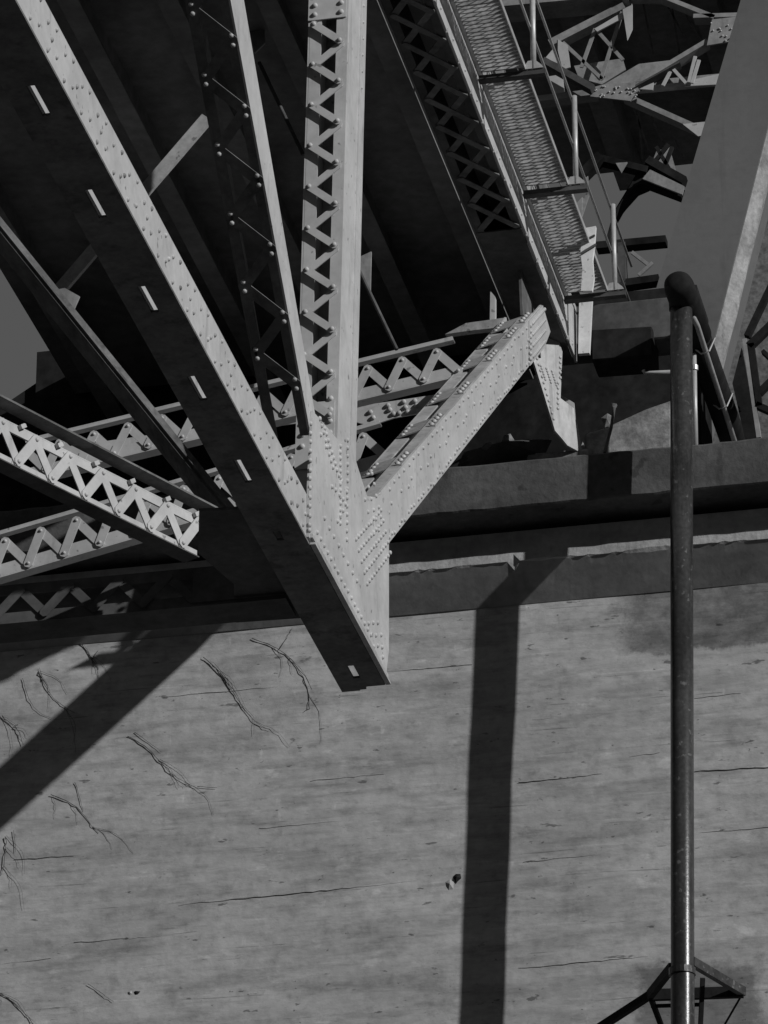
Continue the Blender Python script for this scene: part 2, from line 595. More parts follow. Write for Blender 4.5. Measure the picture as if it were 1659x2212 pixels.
# bottom chord: two webs, a bottom plate with hand holes, open top
ch = part('bottom_chord', 'steel', tr, lambda b: (
    b.px([(20, 20.55), (42.14, 20.57), (42.14, 21.02), (20, 21.02)], XT - 0.02, XT),
    b.px([(20, 20.55), (42.22, 20.57), (42.22, 21.02), (20, 21.02)], XI, XI + 0.02),
    b.box((XT - 0.12, 20, 20.995), (XT - 0.02, 42.1, 21.015)),
    b.box((XI + 0.02, 20, 20.995), (XI + 0.10, 42.1, 21.015))))
ch['label'] = 'long box chord with a lit riveted side and slotted underside'
slots = [(30.52 + 1.637 * k, 30.98 + 1.637 * k) for k in range(-6, 5)] + [(38.55, 38.75), (41.62, 41.92)]


def chord_plate(b):
    xa, xb = -9.415, -9.348
    b.box((XI - 0.015, 20, 20.525), (xa, 42.22, 20.549))
    b.box((xb, 20, 20.525), (XT + 0.02, 42.14, 20.549))
    y = 20
    for s0, s1 in slots:
        if s0 > y:
            b.box((xa, y, 20.525), (xb, s0, 20.549))
        y = s1
    b.box((xa, y, 20.525), (xb, 42.2, 20.549))


part('bottom_plate', 'shade_toned', ch, chord_plate)


def chord_rivets(b):
    y = 26.0
    i = 0
    while y < 38.7:
        for z in (20.64, 20.72, 20.88, 20.95)[(i % 2)::2]:
            b.rivet((XT, y + random.uniform(-0.02, 0.02), z), RV, 0.022)
        if i % 3 == 0:
            b.rivet((XT, y + 0.1, 20.79), RV, 0.022)
        y += 0.235
        i += 1


part('rivet', 'steel_dirty', ch, chord_rivets, stuff=True, smooth=True)

# vertical post: two channels laced on the face towards the viewer
YP = 40.10
LEAN = 0.0195
XL2 = -9.572


def lean(b):
    for p in b.v:
        p.x += LEAN * (p.z - 22.2)


def lx(x, z):
    return x + LEAN * (z - 22.2)


po = part('post', 'steel', tr, lambda b: (
    b.box((XT - 0.018, YP, 21.2), (XT, YP + 0.74, 31.0)),
    b.box((XL2, YP, 21.2), (XL2 + 0.018, YP + 0.74, 31.0)),
    b.box((XT - 0.115, YP - 0.002, 21.2), (XT - 0.019, YP + 0.016, 31.0)),
    b.box((XL2 + 0.019, YP - 0.002, 21.2), (XL2 + 0.135, YP + 0.016, 31.0)),
    b.box((XT - 0.001, YP + 0.52, 22.0), (XT + 0.012, YP + 0.742, 31.0)),
    b.box((XT - 0.115, YP + 0.72, 21.2), (XT - 0.019, YP + 0.738, 31.0)),
    b.box((XL2 + 0.019, YP + 0.72, 21.2), (XL2 + 0.135, YP + 0.738, 31.0)), lean(b)))
po['label'] = 'upright post of two channels joined by zigzag lacing bars'
pr = MB()
zr = [Y_(738, v, YP).z for v in (178, 265, 355, 442, 532)]
dz = (zr[0] - zr[-1]) / 4
xl_, xr_ = XL2 + 0.065, XT - 0.07
z = zr[0] + 2 * dz
k = 0
while z > 22.8:
    z1, z2 = z - dz * 0.53, z - dz
    if k:
        lacing_bar(po, (lx(xr_, z), YP - 0.010, z - 0.03), (lx(xl_, z1), YP - 0.010, z1), (0, -1, 0), 0.072, 0.014)
    lacing_bar(po, (lx(xl_, z1), YP - 0.042, z1), (lx(xr_, z2), YP - 0.042, z2), (0, -1, 0), 0.076, 0.016)
    for xx, zz in ((xr_, z2), (xl_, z1)):
        pr.rivet((xx, YP - 0.052, zz), (0, -1, 0), 0.026)
        pr.tube([(xx, YP - 0.045, zz), (xx, YP, zz)], 0.03, 7)
    z -= dz
    k += 1
zt = Y_(710, 42, YP).z
part('tie_plate', 'steel', po, lambda b: (b.box((XL2, YP - 0.02, zt), (XT - 0.02, YP - 0.004, 31)), lean(b)))
part('tie_plate', 'steel', po, lambda b: (b.box((XL2, YP - 0.02, 21.9), (XT - 0.03, YP - 0.004, Y_(710, 868, YP).z)), lean(b)))
for i in range(10):
    for xx in (xl_, xr_):
        pr.rivet((xx, YP - 0.02, zt + 0.06 + i * 0.105), (0, -1, 0), 0.03)
        if i < 5:
            pr.rivet((xx, YP - 0.02, 22.62 - i * 0.12), (0, -1, 0), 0.03)
for i in range(9):
    pr.rivet((XT + 0.012, YP + 0.6, 27.9 - i * 0.19), RV, 0.016)
lean(pr)
pr.build('rivet', 'steel', po, stuff=True, smooth=True)

# diagonal rising towards the viewer: two plates laced underneath
dd0, dd1 = Vector((38.99, 21.93)), Vector((30.5, 29.0))


def d2line(pts, y):
    (y0, z0), (y1, z1) = pts
    return z0 + (z1 - z0) * (y - y0) / (y1 - y0)


lo_, hi_ = ((35.768, 24.431), (38.823, 21.846)), ((36.253, 24.725), (39.159, 22.012))
YT2 = 29.6
dpoly = [(39.1, d2line(lo_, 39.1)), (YT2, d2line(lo_, YT2)), (YT2, d2line(hi_, YT2)), (39.4, d2line(hi_, 39.4))]
di = part('diagonal', 'steel', tr, lambda b: b.px(dpoly, XT - 0.02, XT))
part('web', 'shade_toned', di, lambda b: b.px(dpoly, XI, XI + 0.02))
di['label'] = 'slim diagonal rising towards the viewer, dark laced underside'


def dpt(y, x, off=0.0):
    return Vector((x, y - 0.646 * off, d2line(lo_, y) - 0.763 * off))


part('flange', 'shade_toned', di, lambda b: [b.prism([dpt(39.0, x0), dpt(39.0, x1), dpt(YT2, x1), dpt(YT2, x0)], (0, 0.0065, 0.0076)) for x0, x1 in ((XT - 0.10, XT - 0.021), (XI + 0.021, XI + 0.10))])
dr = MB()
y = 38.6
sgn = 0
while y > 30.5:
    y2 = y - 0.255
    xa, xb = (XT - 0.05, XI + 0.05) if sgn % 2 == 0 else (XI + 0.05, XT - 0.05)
    lacing_bar(di, dpt(y, xa, 0.010), dpt(y2, xb, 0.010), (0, -0.646, -0.763), 0.10, 0.012, 'shade_toned')
    for e_ in (0.0, 0.07):
        dr.rivet(dpt(y + e_ - 0.035, xa, 0.016), (0, -0.646, -0.763), 0.024)
    y = y2
    sgn += 1
dr.build('rivet', 'bracing', di, stuff=True, smooth=True)

# end diagonal rising away to the abutment: two webs with batten plates on top
def vlow(y):
    return 22.09 + (y - 42.3) * 0.7585


def vtop(y):
    return 22.60 + (y - 42.08) * 0.7515


vp = [(41.2, vlow(41.2)), (51.25, vlow(51.25)), (51.62, vlow(51.25) + 0.42), (51.15, vtop(51.15)), (41.0, vtop(41.0))]
ve = part('end_diagonal', 'steel', tr, lambda b: (b.px(vp, XT - 0.025, XT), b.px([(y, z - 0.12) for y, z in vp], XI - 0.05, XI - 0.025)))
ve['label'] = 'broad riveted diagonal from the gusset up to the abutment end'


def vt(y, x, off=0.0):
    return Vector((x, y - 0.6 * off, vtop(y) + 0.8 * off))


part('flange', 'bracing', ve, lambda b: [b.prism([vt(41.6, x0, o_), vt(41.6, x1, o_), vt(50.4, x1, o_), vt(50.4, x0, o_)], (0, 0.012, -0.016)) for x0, x1, o_ in ((XT - 0.15, XT - 0.026, 0), (XI - 0.024, XI + 0.10, -0.095))])
vr = MB()
for (u, v) in ((808, 1052), (882, 958), (943, 868), (1005, 787), (1048, 720), (1120, 706)):
    yy = X_(u + 30, v - 20, XT - 0.2).y
    yy = min(max(yy, 41.9), 50.3)
    part('batten_plate', 'bracing', ve, lambda b: b.prism([vt(yy - 0.22, XI - 0.02, -0.09), vt(yy - 0.22, XT - 0.01, 0.004), vt(yy + 0.30, XT - 0.01, 0.004), vt(yy + 0.30, XI - 0.02, -0.09)], (0, -0.0084, 0.0112)))
    for t in range(4):
        for xx in (XT - 0.06, XI + 0.03):
            vr.rivet(vt(yy - 0.18 + 0.14 * t, xx, 0.018 if xx > -9.4 else -0.07), (0, -0.6, 0.8), 0.03)
y = 42.4
i = 0
while y < 50.2:
    for t in (0.10, 0.26, 0.5, 0.74, 0.90):
        if t in (0.26, 0.74) and i % 2:
            continue
        if t == 0.5 and i % 4:
            continue
        vr.rivet((XT, y + random.uniform(-0.03, 0.03) + (0.12 if t in (0.26, 0.74) else 0), vlow(y) + (vtop(y) - vlow(y)) * t + random.uniform(-0.01, 0.01)), RV, 0.024)
    y += 0.24
    i += 1
vr.build('rivet', 'steel', ve, stuff=True, smooth=True)

part('hanger_plate', 'shade_toned', tr, lambda b: b.px([(51.1, vtop(51.1) - 0.1), (52.3, 29.3), (52.3, 29.86), (51.0, 29.86)], -9.42, -9.39))

# gusset plate at the lower node
gp = [(38.97, 21.93), (40.15, 22.17), (40.50, 22.36), (40.80, 22.30), (41.30, 22.16), (41.66, 22.32), (42.0, 22.52), (42.3, 22.62), (42.3, 20.97), (42.15, 20.59), (38.86, 20.59), (38.85, 21.1)]
gu = part('gusset_plate', 'steel', tr, lambda b: (b.px(gp, XT + 0.002, XT + 0.024), b.px([(40.0, 20.59), (40.0, 21.7), (40.5, 22.3), (41.66, 22.3), (42.3, 22.6), (42.3, 20.97), (42.15, 20.59)], XI - 0.026, XI - 0.004)))
gu['label'] = 'sunlit gusset plate covered in rivet heads at the lower node'


def edge_angle(b):
    b.box((XT + 0.025, 38.9, 20.60), (XT + 0.05, 42.15, 20.64))
    b.box((XT + 0.025, 38.9, 20.53), (XT + 0.075, 42.15, 20.55))


part('edge_angle', 'bracing', gu, edge_angle)
gr = MB()


def grow(pts, n, r=0.026, j=0.006):
    a, b_ = [X_(u, v, XT + 0.024) for u, v in pts]
    for i in range(n):
        p = lerp(a, b_, i / max(1, n - 1))
        gr.rivet((XT + 0.024, p.y + random.uniform(-j, j), p.z + random.uniform(-j, j)), RV, r)


for pts, n in ((((668, 1145), (822, 1440)), 24), (((684, 1150), (800, 1372)), 17), (((700, 1120), (770, 1255)), 8),
               (((734, 962), (734, 1130)), 13), (((750, 950), (748, 1165)), 13),
               (((690, 905), (718, 1010)), 8), (((700, 925), (735, 1040)), 10), (((692, 940), (748, 1062)), 6), (((716, 1050), (740, 1078)), 4),
               (((670, 915), (668, 1135)), 12), (((745, 1090), (728, 1125)), 4),
               (((795, 1345), (815, 1345)), 3), (((800, 1370), (822, 1372)), 3), (((806, 1395), (824, 1396)), 3), (((812, 1420), (826, 1420)), 2)):
    grow(pts, n)
for o1 in range(5):
    a0, b0 = (768 + o1 * 6, 1165 + o1 * 24), (822 + o1 * 5, 1102 + o1 * 23)
    grow((a0, b0), 11, 0.025, 0.002)
    grow(((a0[0] + 20, a0[1] - 84), (b0[0] - 20, b0[1] - 78)), 3, 0.024, 0.01)
gr.build('rivet', 'steel', gu, stuff=True, smooth=True)

# gusset and shoe at the abutment end
eg = [(50.24, vtop(50.24) - 0.01), (50.24, vlow(50.24) + 0.01), (51.2, vlow(51.2) + 0.01), (51.64, vlow(51.25) + 0.42), (51.15, vtop(51.15) - 0.01)]
en = part('end_gusset', 'steel', tr, lambda b: b.px(eg, XT + 0.002, XT + 0.02))
NP = Vector((0.80, -0.60, 0.0))
PP = Y_(1245, 975, 53.17)


def onplane(u, v, p0, n):
    d = ray(u, v)
    return CAM + d * ((p0 - CAM).dot(n) / d.dot(n))


epx = ((1138, 590), (1195, 700), (1215, 760), (1211, 860), (1240, 882), (1250, 975), (1226, 962), (1212, 945), (1199, 930), (1142, 745))
ep = part('end_post', 'streaked', tr, lambda b: b.prism([onplane(u, v, PP, NP) for u, v in epx], -NP * 0.03))
ep['label'] = 'rust streaked end post plate standing on the bearing'
er = MB()
for i in range(11):
    er.rivet(onplane(1207 + (3 if i < 5 else -2), 772 + i * 11, PP, NP), NP, 0.024)
    er.rivet(onplane(1160 + i * 3.6, 775 + i * 13, PP, NP), NP, 0.022)
for q in range(3):
    for i in range(6):
        er.rivet(onplane(1168 + q * 12 + i * 2, 790 + q * 6 + i * 6, PP, NP), NP, 0.02)
er.build('rivet', 'steel', ep, stuff=True, smooth=True)
er = MB()
for i in range(7):
    p = X_(1142, 704 + i * 12, XT)
    er.rivet((XT + 0.02, p.y, p.z), RV, 0.028)
for q in range(4):
    for i in range(12):
        y = 50.42 + 0.075 * i
        z = vlow(y) + (vtop(y) - vlow(y)) * (0.14 + 0.24 * q)
        er.rivet((XT + 0.02, y, z), RV, 0.025)
er.build('rivet', 'steel', en, stuff=True, smooth=True)


def shoe(b):
    for y in (53.55, 53.75):
        b.py([(-9.62, ZS + 0.12), (-9.04, ZS + 0.12), (-9.10, 28.72), (-9.28, 28.9), (-9.46, 28.9), (-9.58, 28.72)], y, y + 0.05)
    b.box((-9.66, 53.3, ZS + 0.12), (-9.0, 54.1, ZS + 0.17))
    b.prism([Y_(u, v, 53.2) for u, v in ((1211, 852), (1240, 870), (1243, 905), (1224, 925), (1209, 930))], (0, 0.03, 0))
    b.prism([Y_(u, v, 53.28) for u, v in ((1226, 905), (1240, 880), (1258, 978), (1240, 980))], (0, 0.04, 0))
    b.prism([Y_(u, v, 53.25) for u, v in ((1214, 930), (1236, 918), (1240, 945), (1222, 950))], (0, 0.05, 0))


part('bearing_shoe', 'streaked', tr, shoe)

# top chord: box with a laced underside
tc = part('top_chord', 'steel', tr, lambda b: (
    b.box((XT - 0.02, 20, 29.87), (XT + 0.01, 53.6, 30.66)),
    b.box((-9.73, 20, 30.64), (XT - 0.02, 53.6, 30.66))))
tc['label'] = 'dark top chord with crossed lacing underneath and a bright lower edge'
part('inner_web', 'shade_dark', tc, lambda b: (
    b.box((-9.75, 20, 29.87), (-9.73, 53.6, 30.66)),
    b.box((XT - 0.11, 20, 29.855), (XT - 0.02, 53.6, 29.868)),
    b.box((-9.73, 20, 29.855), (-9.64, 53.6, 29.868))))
part('end_plate', 'shade_dark', tc, lambda b: b.box((-9.73, 50.0, 29.845), (XT - 0.02, 53.4, 29.862)))
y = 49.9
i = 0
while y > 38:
    lacing_bar(tc, (-9.66, y, 29.848), (XT - 0.07, y - 0.62, 29.848), (0, 0, -1), 0.085, 0.012, 'shade_toned')
    lacing_bar(tc, (XT - 0.07, y, 29.835), (-9.66, y - 0.62, 29.835), (0, 0, -1), 0.085, 0.012, 'shade_toned')
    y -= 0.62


def nubs(b):
    y = 52.9
    while y > 38:
        b.box((XT + 0.0, y, 29.845), (XT + 0.022, y + 0.05, 29.90))
        b.rivet((XT + 0.01, y + 0.33, 29.95), RV, 0.022)
        y -= 0.68


part('bolt', 'steel', tc, nubs, stuff=True)


# ------------------------------------------------------------------ bracing between the trusses
def laced_strut(name, label, p, q, height, nrm, m='bracing', wd=0.07, pitch=0.30, fl=(0.10, 0.11), depth=0.16, group=None, span=(0.0, 1.0), cat='strut', phase=0, drop=0.0):
    """two flange angles top and bottom joined by zigzag bars on the face that looks along nrm"""
    p, q, nrm = Vector(p), Vector(q), Vector(nrm).normalized()
    th = thing(name, label, cat, lerp(p, q, 0.5), group)
    d = (q - p).normalized()
    u = nrm.cross(d)
    if u.z < 0:
        u = -u
    a0, a1 = lerp(p, q, span[0]), lerp(p, q, span[1])
    for s_, f_ in ((1, fl[0]), (-1, fl[1])):
        c0, c1 = a0 + u * (s_ * (height / 2 - f_ / 2)), a1 + u * (s_ * (height / 2 - f_ / 2))

        def fn(b):
            b.beam(c0, c1, 0.014, f_, u)
            e = u * (s_ * (f_ / 2 + 0.0075)) - nrm * (depth / 2 - 0.007)
            b.beam(c0 + e, c1 + e, depth, 0.013, u)
        part('flange', m, th, fn)
    ln = (a1 - a0).length
    n = max(2, int(ln / pitch))
    hh = height / 2 - 0.05
    for i in range(n):
        s0 = 1 if (i + phase) % 2 == 0 else -1
        h0, h1 = (hh - drop, -hh) if s0 > 0 else (-hh, hh - drop)
        lacing_bar(th, lerp(a0, a1, i / n) + u * h0 + nrm * (0.014 + 0.012 * (i % 2)), lerp(a0, a1, (i + 1) / n) + u * h1 + nrm * (0.014 + 0.012 * (i % 2)), nrm, wd, 0.012, m)
    rv = MB()
    for i in range(n + 1):
        s0 = 1 if (i + phase) % 2 == 0 else -1
        rv.rivet(lerp(a0, a1, i / n) + u * (hh - drop if s0 > 0 else -hh) + nrm * 0.033, nrm, 0.022)
    rv.build('rivet', m, th, stuff=True, smooth=True)
    return th


# bright laced lateral brace at lower left, bottom plane
def S1pt(u, v):
    return Z_(u, v, 20.8)


a_, b_ = Z_(0, 948, 20.95), Z_(425, 1160, 20.95)
dirv = (b_ - a_).normalized()
a_ = a_ - dirv * 2.2
side = Vector((dirv.y, -dirv.x, 0))
s1 = laced_strut('lateral_brace', 'sunlit laced brace slanting down to the dark node at lower left', a_, b_, 0.40, side, 'steel', 0.10, 0.212, (0.085, 0.06), 0.14, 'laced braces between the trusses')
part('cover_plate', 'shade_toned', s1, lambda b: b.beam(a_ + Vector((0, 0, 0.30)) + side * 0.12, b_ + dirv * 0.3 + Vector((0, 0, 0.30)) + side * 0.06, 0.17, 0.02))
part('underside_shade', 'shade_dark', s1, lambda b: b.beam(a_ - Vector((0, 0, 0.214)) - side * 0.06, b_ - Vector((0, 0, 0.214)) - side * 0.06, 0.19, 0.012))  # added dark strip that paints in the brace's shaded underside
for t in (0.5, 0.6, 0.7, 0.8, 0.9, 0.985):
    part('lug', 'steel', s1, lambda b: b.beam(lerp(a_, b_, t) + side * 0.03 + Vector((0, 0, 0.19)), lerp(a_, b_, t + 0.012) + side * 0.03 + Vector((0, 0, 0.23)), 0.04, 0.04, side))

# bottom strut across at the node, in shade
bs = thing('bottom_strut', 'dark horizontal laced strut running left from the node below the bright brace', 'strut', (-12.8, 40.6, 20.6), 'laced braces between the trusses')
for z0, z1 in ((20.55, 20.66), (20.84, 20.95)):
    part('flange', 'shade_dark', bs, lambda b: (b.box((-16.2, 40.03, z0), (XI - 0.06, 40.05, z1)), b.box((-16.2, 40.05, z0), (XI - 0.06, 40.46, z0 + 0.02))))
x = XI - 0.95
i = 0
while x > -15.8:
    lacing_bar(bs, (x, 40.02, 20.62), (x - 0.24, 40.02, 20.88), (0, -1, 0), 0.09, 0.014, 'shade_dark')
    lacing_bar(bs, (x - 0.24, 40.006, 20.88), (x - 0.48, 40.006, 20.62), (0, -1, 0), 0.09, 0.014, 'shade_dark')
    lacing_bar(bs, (x - 0.24, 40.44, 20.62), (x, 40.44, 20.88), (0, -1, 0), 0.09, 0.014, 'shade_dark')
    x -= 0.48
part('batten_plate', 'shade_dark', bs, lambda b: b.box((XI - 0.95, 40.00, 20.58), (XI - 0.07, 40.018, 20.92)))

# lateral gusset at the node (horizontal plate, seen from below)
lg = MB()
poly = [Z_(u, v, 20.60) for u, v in ((428, 1195), (430, 1105), (520, 1100), (600, 1120), (655, 1180), (655, 1335), (510, 1345), (505, 1262))]
lg.pz([(min(p.x, XI - 0.03), p.y) for p in poly], 20.60, 20.63)
tag(lg.build('lateral_gusset', 'shade_dark'), 'dark horizontal plate joining the braces behind the lower node', 'gusset plate')

# sway frame: crossed diagonals in the plane of the post
YS = 40.9
sw = thing('sway_brace', 'dark crossed brace with a thin lit edge slanting across the upper left', 'brace', (-12.6, YS, 21))


A1, A2 = Y_(520, 1160, YS), Y_(-180, 290, YS)
nS = Vector((-0.62, -0.50, -0.60))
eS = nS.cross((A2 - A1).normalized())
if eS.z < 0:
    eS = -eS
part('diagonal', 'shade_toned', sw, lambda b: (b.beam(A1, A2, 0.30, 0.02, nS), b.beam(A1 + eS * 0.155 + Vector((0, 0.05, 0)), A2 + eS * 0.155 + Vector((0, 0.05, 0)), 0.12, 0.012, eS)))
B1, B2 = Y_(100, 660, 42.3), Y_(448, 255, 42.3)
part('diagonal', 'bracing', sw, lambda b: (b.beam(B1, B2, 0.05, 0.135, (-0.77, 0, 0.64)),))
part('gusset_plate', 'arch', sw, lambda b: b.py([(p.x, p.z) for p in [Y_(u, v, YS + 0.12) for u, v in ((108, 628), (140, 622), (172, 640), (150, 690), (128, 668))]], YS + 0.12, YS + 0.14))

# far laced struts near the abutment
gname = 'laced braces between the trusses'
FR = (0, -1, 0)
PQ1, PQ2 = Y_(60, 992, 48.0), Y_(985, 770, 48.0)
laced_strut('laced_strut', 'long laced strut behind the post, just below the deck', PQ1, PQ2, 0.50, FR, 'steel', 0.10, 0.20, (0.035, 0.13), 0.16, gname, drop=0.10)
R1, R2 = Y_(-60, 1215, 48.2), Y_(830, 955, 48.2)
laced_strut('laced_strut', 'lower of the two parallel laced struts, crossing behind the bright brace', R1, R2, 0.56, FR, 'steel', 0.105, 0.21, (0.035, 0.15), 0.16, gname, drop=0.10)
Q1, Q2 = Y_(120, 978, 49.0), Y_(960, 861, 49.0)
s3 = thing('tie_strut', 'plain flat strut with a riveted plate between the two laced struts', 'strut', lerp(Q1, Q2, 0.5), gname)
part('angle', 'steel', s3, lambda b: (b.beam(Q1, Q2, 0.015, 0.11), b.beam(Q1 + Vector((0, 0.1, 0.055)), Q2 + Vector((0, 0.1, 0.055)), 0.2, 0.014)))
part('gusset_plate', 'steel', s3, lambda b: b.py([(p.x, p.z) for p in [Y_(u, v, 48.9) for u, v in ((745, 905), (790, 882), (850, 866), (955, 850), (975, 880), (850, 903), (800, 920))]], 48.9, 48.92))
rr = MB()
for u, v in ((838, 876), (842, 885), (850, 894), (872, 868), (876, 880), (880, 890), (896, 866), (900, 876), (930, 862), (936, 872), (905, 888), (862, 892), (800, 890), (806, 902)):
    rr.rivet(Y_(u, v, 48.89), FR, 0.032)
rr.build('rivet', 'steel', s3, stuff=True, smooth=True)
# strut end piece by the top of the end diagonal
s5 = thing('end_strut', 'short riveted strut end beside the top of the broad diagonal with upright lug', 'strut', Y_(1040, 710, 51.0), gname)
e5 = [Y_(u, v, 51.0) for u, v in ((965, 730), (1010, 706), (1090, 695), (1085, 715), (1020, 722), (985, 727))]
part('plate', 'steel_dirty', s5, lambda b: b.py([(p.x, p.z) for p in e5], 50.9, 51.0))
part('lug', 'steel', s5, lambda b: b.py([(p.x, p.z) for p in [Y_(u, v, 50.98) for u, v in ((1059, 628), (1069, 640), (1069, 697), (1058, 697))]], 50.98, 51.08))
# pieces of the lower frame seen past the bright brace
s6 = thing('frame_bracket', 'small triangular bracket hanging under the bright laced brace', 'bracket', Y_(275, 1150, 50.0))
part('plate', 'bracing', s6, lambda b: b.py([(p.x, p.z) for p in [Y_(u, v, 50) for u, v in ((248, 1128), (303, 1158), (255, 1172), (250, 1150))]], 50, 50.03))
part('rib', 'bracing', s6, lambda b: b.py([(p.x, p.z) for p in [Y_(u, v, 49.96) for u, v in ((258, 1136), (266, 1136), (274, 1168), (266, 1170))]], 49.9, 49.995))

# rods hanging in the dark below the deck
hr = thing('sag_rod', 'thin rod in the dark slanting down to the right of the slim diagonal', 'rod', X_(650, 310, -11.5), 'thin rods under the deck')
part('rod', 'shade_dark', hr, lambda b: b.tube([Y_(560, 135, 47), Y_(655, 335, 47)], 0.022, 8))
part('clamp_plate', 'arch', hr, lambda b: b.py([(p.x, p.z) for p in [Y_(u, v, 47.1) for u, v in ((540, 68), (570, 52), (572, 92), (550, 114))]], 47.1, 47.13))
part('clamp_plate', 'arch', hr, lambda b: b.py([(p.x, p.z) for p in [Y_(u, v, 47.1) for u, v in ((640, 315), (665, 300), (668, 352))]], 47.1, 47.13))
hr2 = thing('sag_rod', 'thin rod in the dark slanting down right of the upright post', 'rod', Y_(815, 660, 47), 'thin rods under the deck')
part('rod', 'shade_dark', hr2, lambda b: b.tube([Y_(776, 585, 47), Y_(857, 755, 47)], 0.022, 8))
part('clamp_plate', 'arch', hr2, lambda b: b.py([(p.x, p.z) for p in [Y_(u, v, 47.1) for u, v in ((765, 560), (802, 543), (800, 628), (782, 600))]], 47.1, 47.13))

# ------------------------------------------------------------------ inspection walkway beside the top chord
wk = thing('walkway', 'steel grating walkway with pale railing posts beside the top chord', 'walkway', (-8.75, 48, 30.3))
WX0, WX1 = -9.10, -8.60
yb = [41.69, 44.42, 47.15, 49.88, 52.60]
for a0, a1 in zip([39.0] + yb[:-1], yb):
    def gratebay(b):
        y = a0 + 0.10
        while y < a1 - 0.06:
            dz_ = random.uniform(-0.006, 0.006)
            b.box((WX0, y, 30.30 + dz_), (WX1, y + 0.022, 30.345 + dz_))
            y += random.choice((0.075, 0.085, 0.08))
        for xx in (WX0 + 0.1, WX0 + 0.25, WX0 + 0.4):
            b.box((xx, a0, 30.346), (xx + 0.01, a1, 30.356))
    part('grating', 'grating', wk, gratebay, stuff=True)
part('edge_rail', 'rail', wk, lambda b: (b.box((WX1, 39, 30.29), (WX1 + 0.012, 52.7, 30.36)), b.box((WX0 - 0.06, 39, 30.36), (WX0 - 0.004, 52.9, 30.66))))
for y in yb:
    part('bearer', 'shade_dark', wk, lambda b: (b.box((-9.14, y - 0.012, 30.22), (-8.36, y + 0.012, 30.29)), b.box((-9.14, y - 0.05, 30.205), (-8.36, y + 0.05, 30.219))))
    part('foot_plate', 'rail', wk, lambda b: b.py([(-8.62, 30.295), (-8.38, 30.295), (-8.40, 30.33), (-8.47, 30.40), (-8.56, 30.40)], y - 0.03, y - 0.015))
    part('railing_post', 'rail', wk, lambda b: b.tube([(-8.50, y, 30.3), (-8.50, y, 31.52)], 0.033, 12), smooth=True)
for zz, nm in ((31.50, 'hand_rail'), (30.86, 'mid_rail')):
    part(nm, 'rail', wk, lambda b: b.tube([(-8.535, 39, zz), (-8.535, 54.2, zz)], 0.017, 8), smooth=True)

# white board fixed at the walkway's end
wb = thing('white_post', 'white painted upright board with chipped upper half at the walkway end', 'post', Y_(1265, 760, 53.0))
part('board', 'white', wb, lambda b: b.py([(p.x, p.z) for p in [Y_(u, v, 53.36) for u, v in ((1251, 648), (1279, 646), (1273, 762), (1249, 764))]], 53.36, 53.43))
YU = 51.3
part('board', 'white', wb, lambda b: b.py([(p.x, p.z) for p in [Y_(u, v, YU) for u, v in ((1257, 505), (1262, 484), (1266, 492), (1287, 488), (1284, 530), (1280, 560), (1283, 600), (1279, 628), (1255, 628), (1258, 580), (1254, 545))]], YU, YU + 0.06))
part('strap', 'shade_dark', wb, lambda b: (b.beam(Y_(1255, 548, YU - 0.02), Y_(1288, 528, YU - 0.02), 0.02, 0.03), b.beam(Y_(1262, 520, YU - 0.02), Y_(1285, 508, YU - 0.02), 0.02, 0.02)))

# ------------------------------------------------------------------ drain pipe and its bracket
XP, YPp = -7.88, YW - 1.40
dp = thing('drain_pipe', 'dark iron drain pipe standing upright in front of the concrete wall', 'drain pipe', (XP, YPp, 0))
ztop = Y_(1470, 660, YPp).z
xtop = Y_(1472, 660, YPp).x
YPb = YPp - 0.13
xbot = Y_(1475, 2150, YPb).x
xground = xtop + (xbot - xtop) * 3.4
part('pipe', 'pipe', dp, lambda b: b.tube([(xbot + (xbot - xtop) * 2.4, YPb - 0.3, 0), (xbot, YPb, 21), (xtop, YPp, ztop + 0.1)], 0.138, 24), smooth=True)
zb = ztop + 0.10
xb_ = Y_(1464, 600, YPp - 0.4).x
ends = [Vector((xb_, YPp - 0.46, zb)), Vector((xb_, YPp - 0.44, zb)), Vector((xb_, YPp - 0.38, zb)), Vector((xb_, YPp - 0.28, zb)), Vector((xb_ + 0.01, YPp + 1.0, zb))]
part('elbow', 'elbow', dp, lambda b: b.tube(ends, [0.06, 0.13, 0.175, 0.188, 0.19], 28), smooth=True)
el = [Vector((xb_ + 0.01, YPp + 1.0, zb)), Vector((xb_ + 0.03, YPp + 6.0, zb))]
part('branch_pipe', 'elbow', dp, lambda b: b.tube(el, 0.175, 24), smooth=True)
part('socket', 'elbow', dp, lambda b: b.tube([(xtop, YPp, ztop - 0.06), (xtop, YPp, ztop + 0.05)], 0.155, 24), smooth=True)
for zz in (18.3,):
    t = (ztop - zz) / (ztop - 21)
    part('joint_ring', 'pipe', dp, lambda b: b.tube([(xtop + (xbot - xtop) * t, YPp + (YPb - YPp) * t, zz - 0.03), (xtop + (xbot - xtop) * t, YPp + (YPb - YPp) * t, zz + 0.03)], 0.148, 24), smooth=False)
part('collar', 'pipe', dp, lambda b: b.tube([(xbot, YPb, Y_(1474, 2098, YPb).z - 0.05), (xbot, YPb, Y_(1474, 2098, YPb).z + 0.03)], 0.158, 20))
cr = thing('conduit', 'thin pale conduit clipped along the sloping dark branch pipe', 'conduit', (xtop, YPp, ztop))
c0, c1 = el[0] + Vector((0.10, -0.6, -0.19)), el[1] + Vector((0.03, 0, -0.17))
part('tube', 'rail', cr, lambda b: b.tube([c0 + Vector((-0.05, -0.3, 0.08)), c0, c1], 0.035, 10), smooth=True)
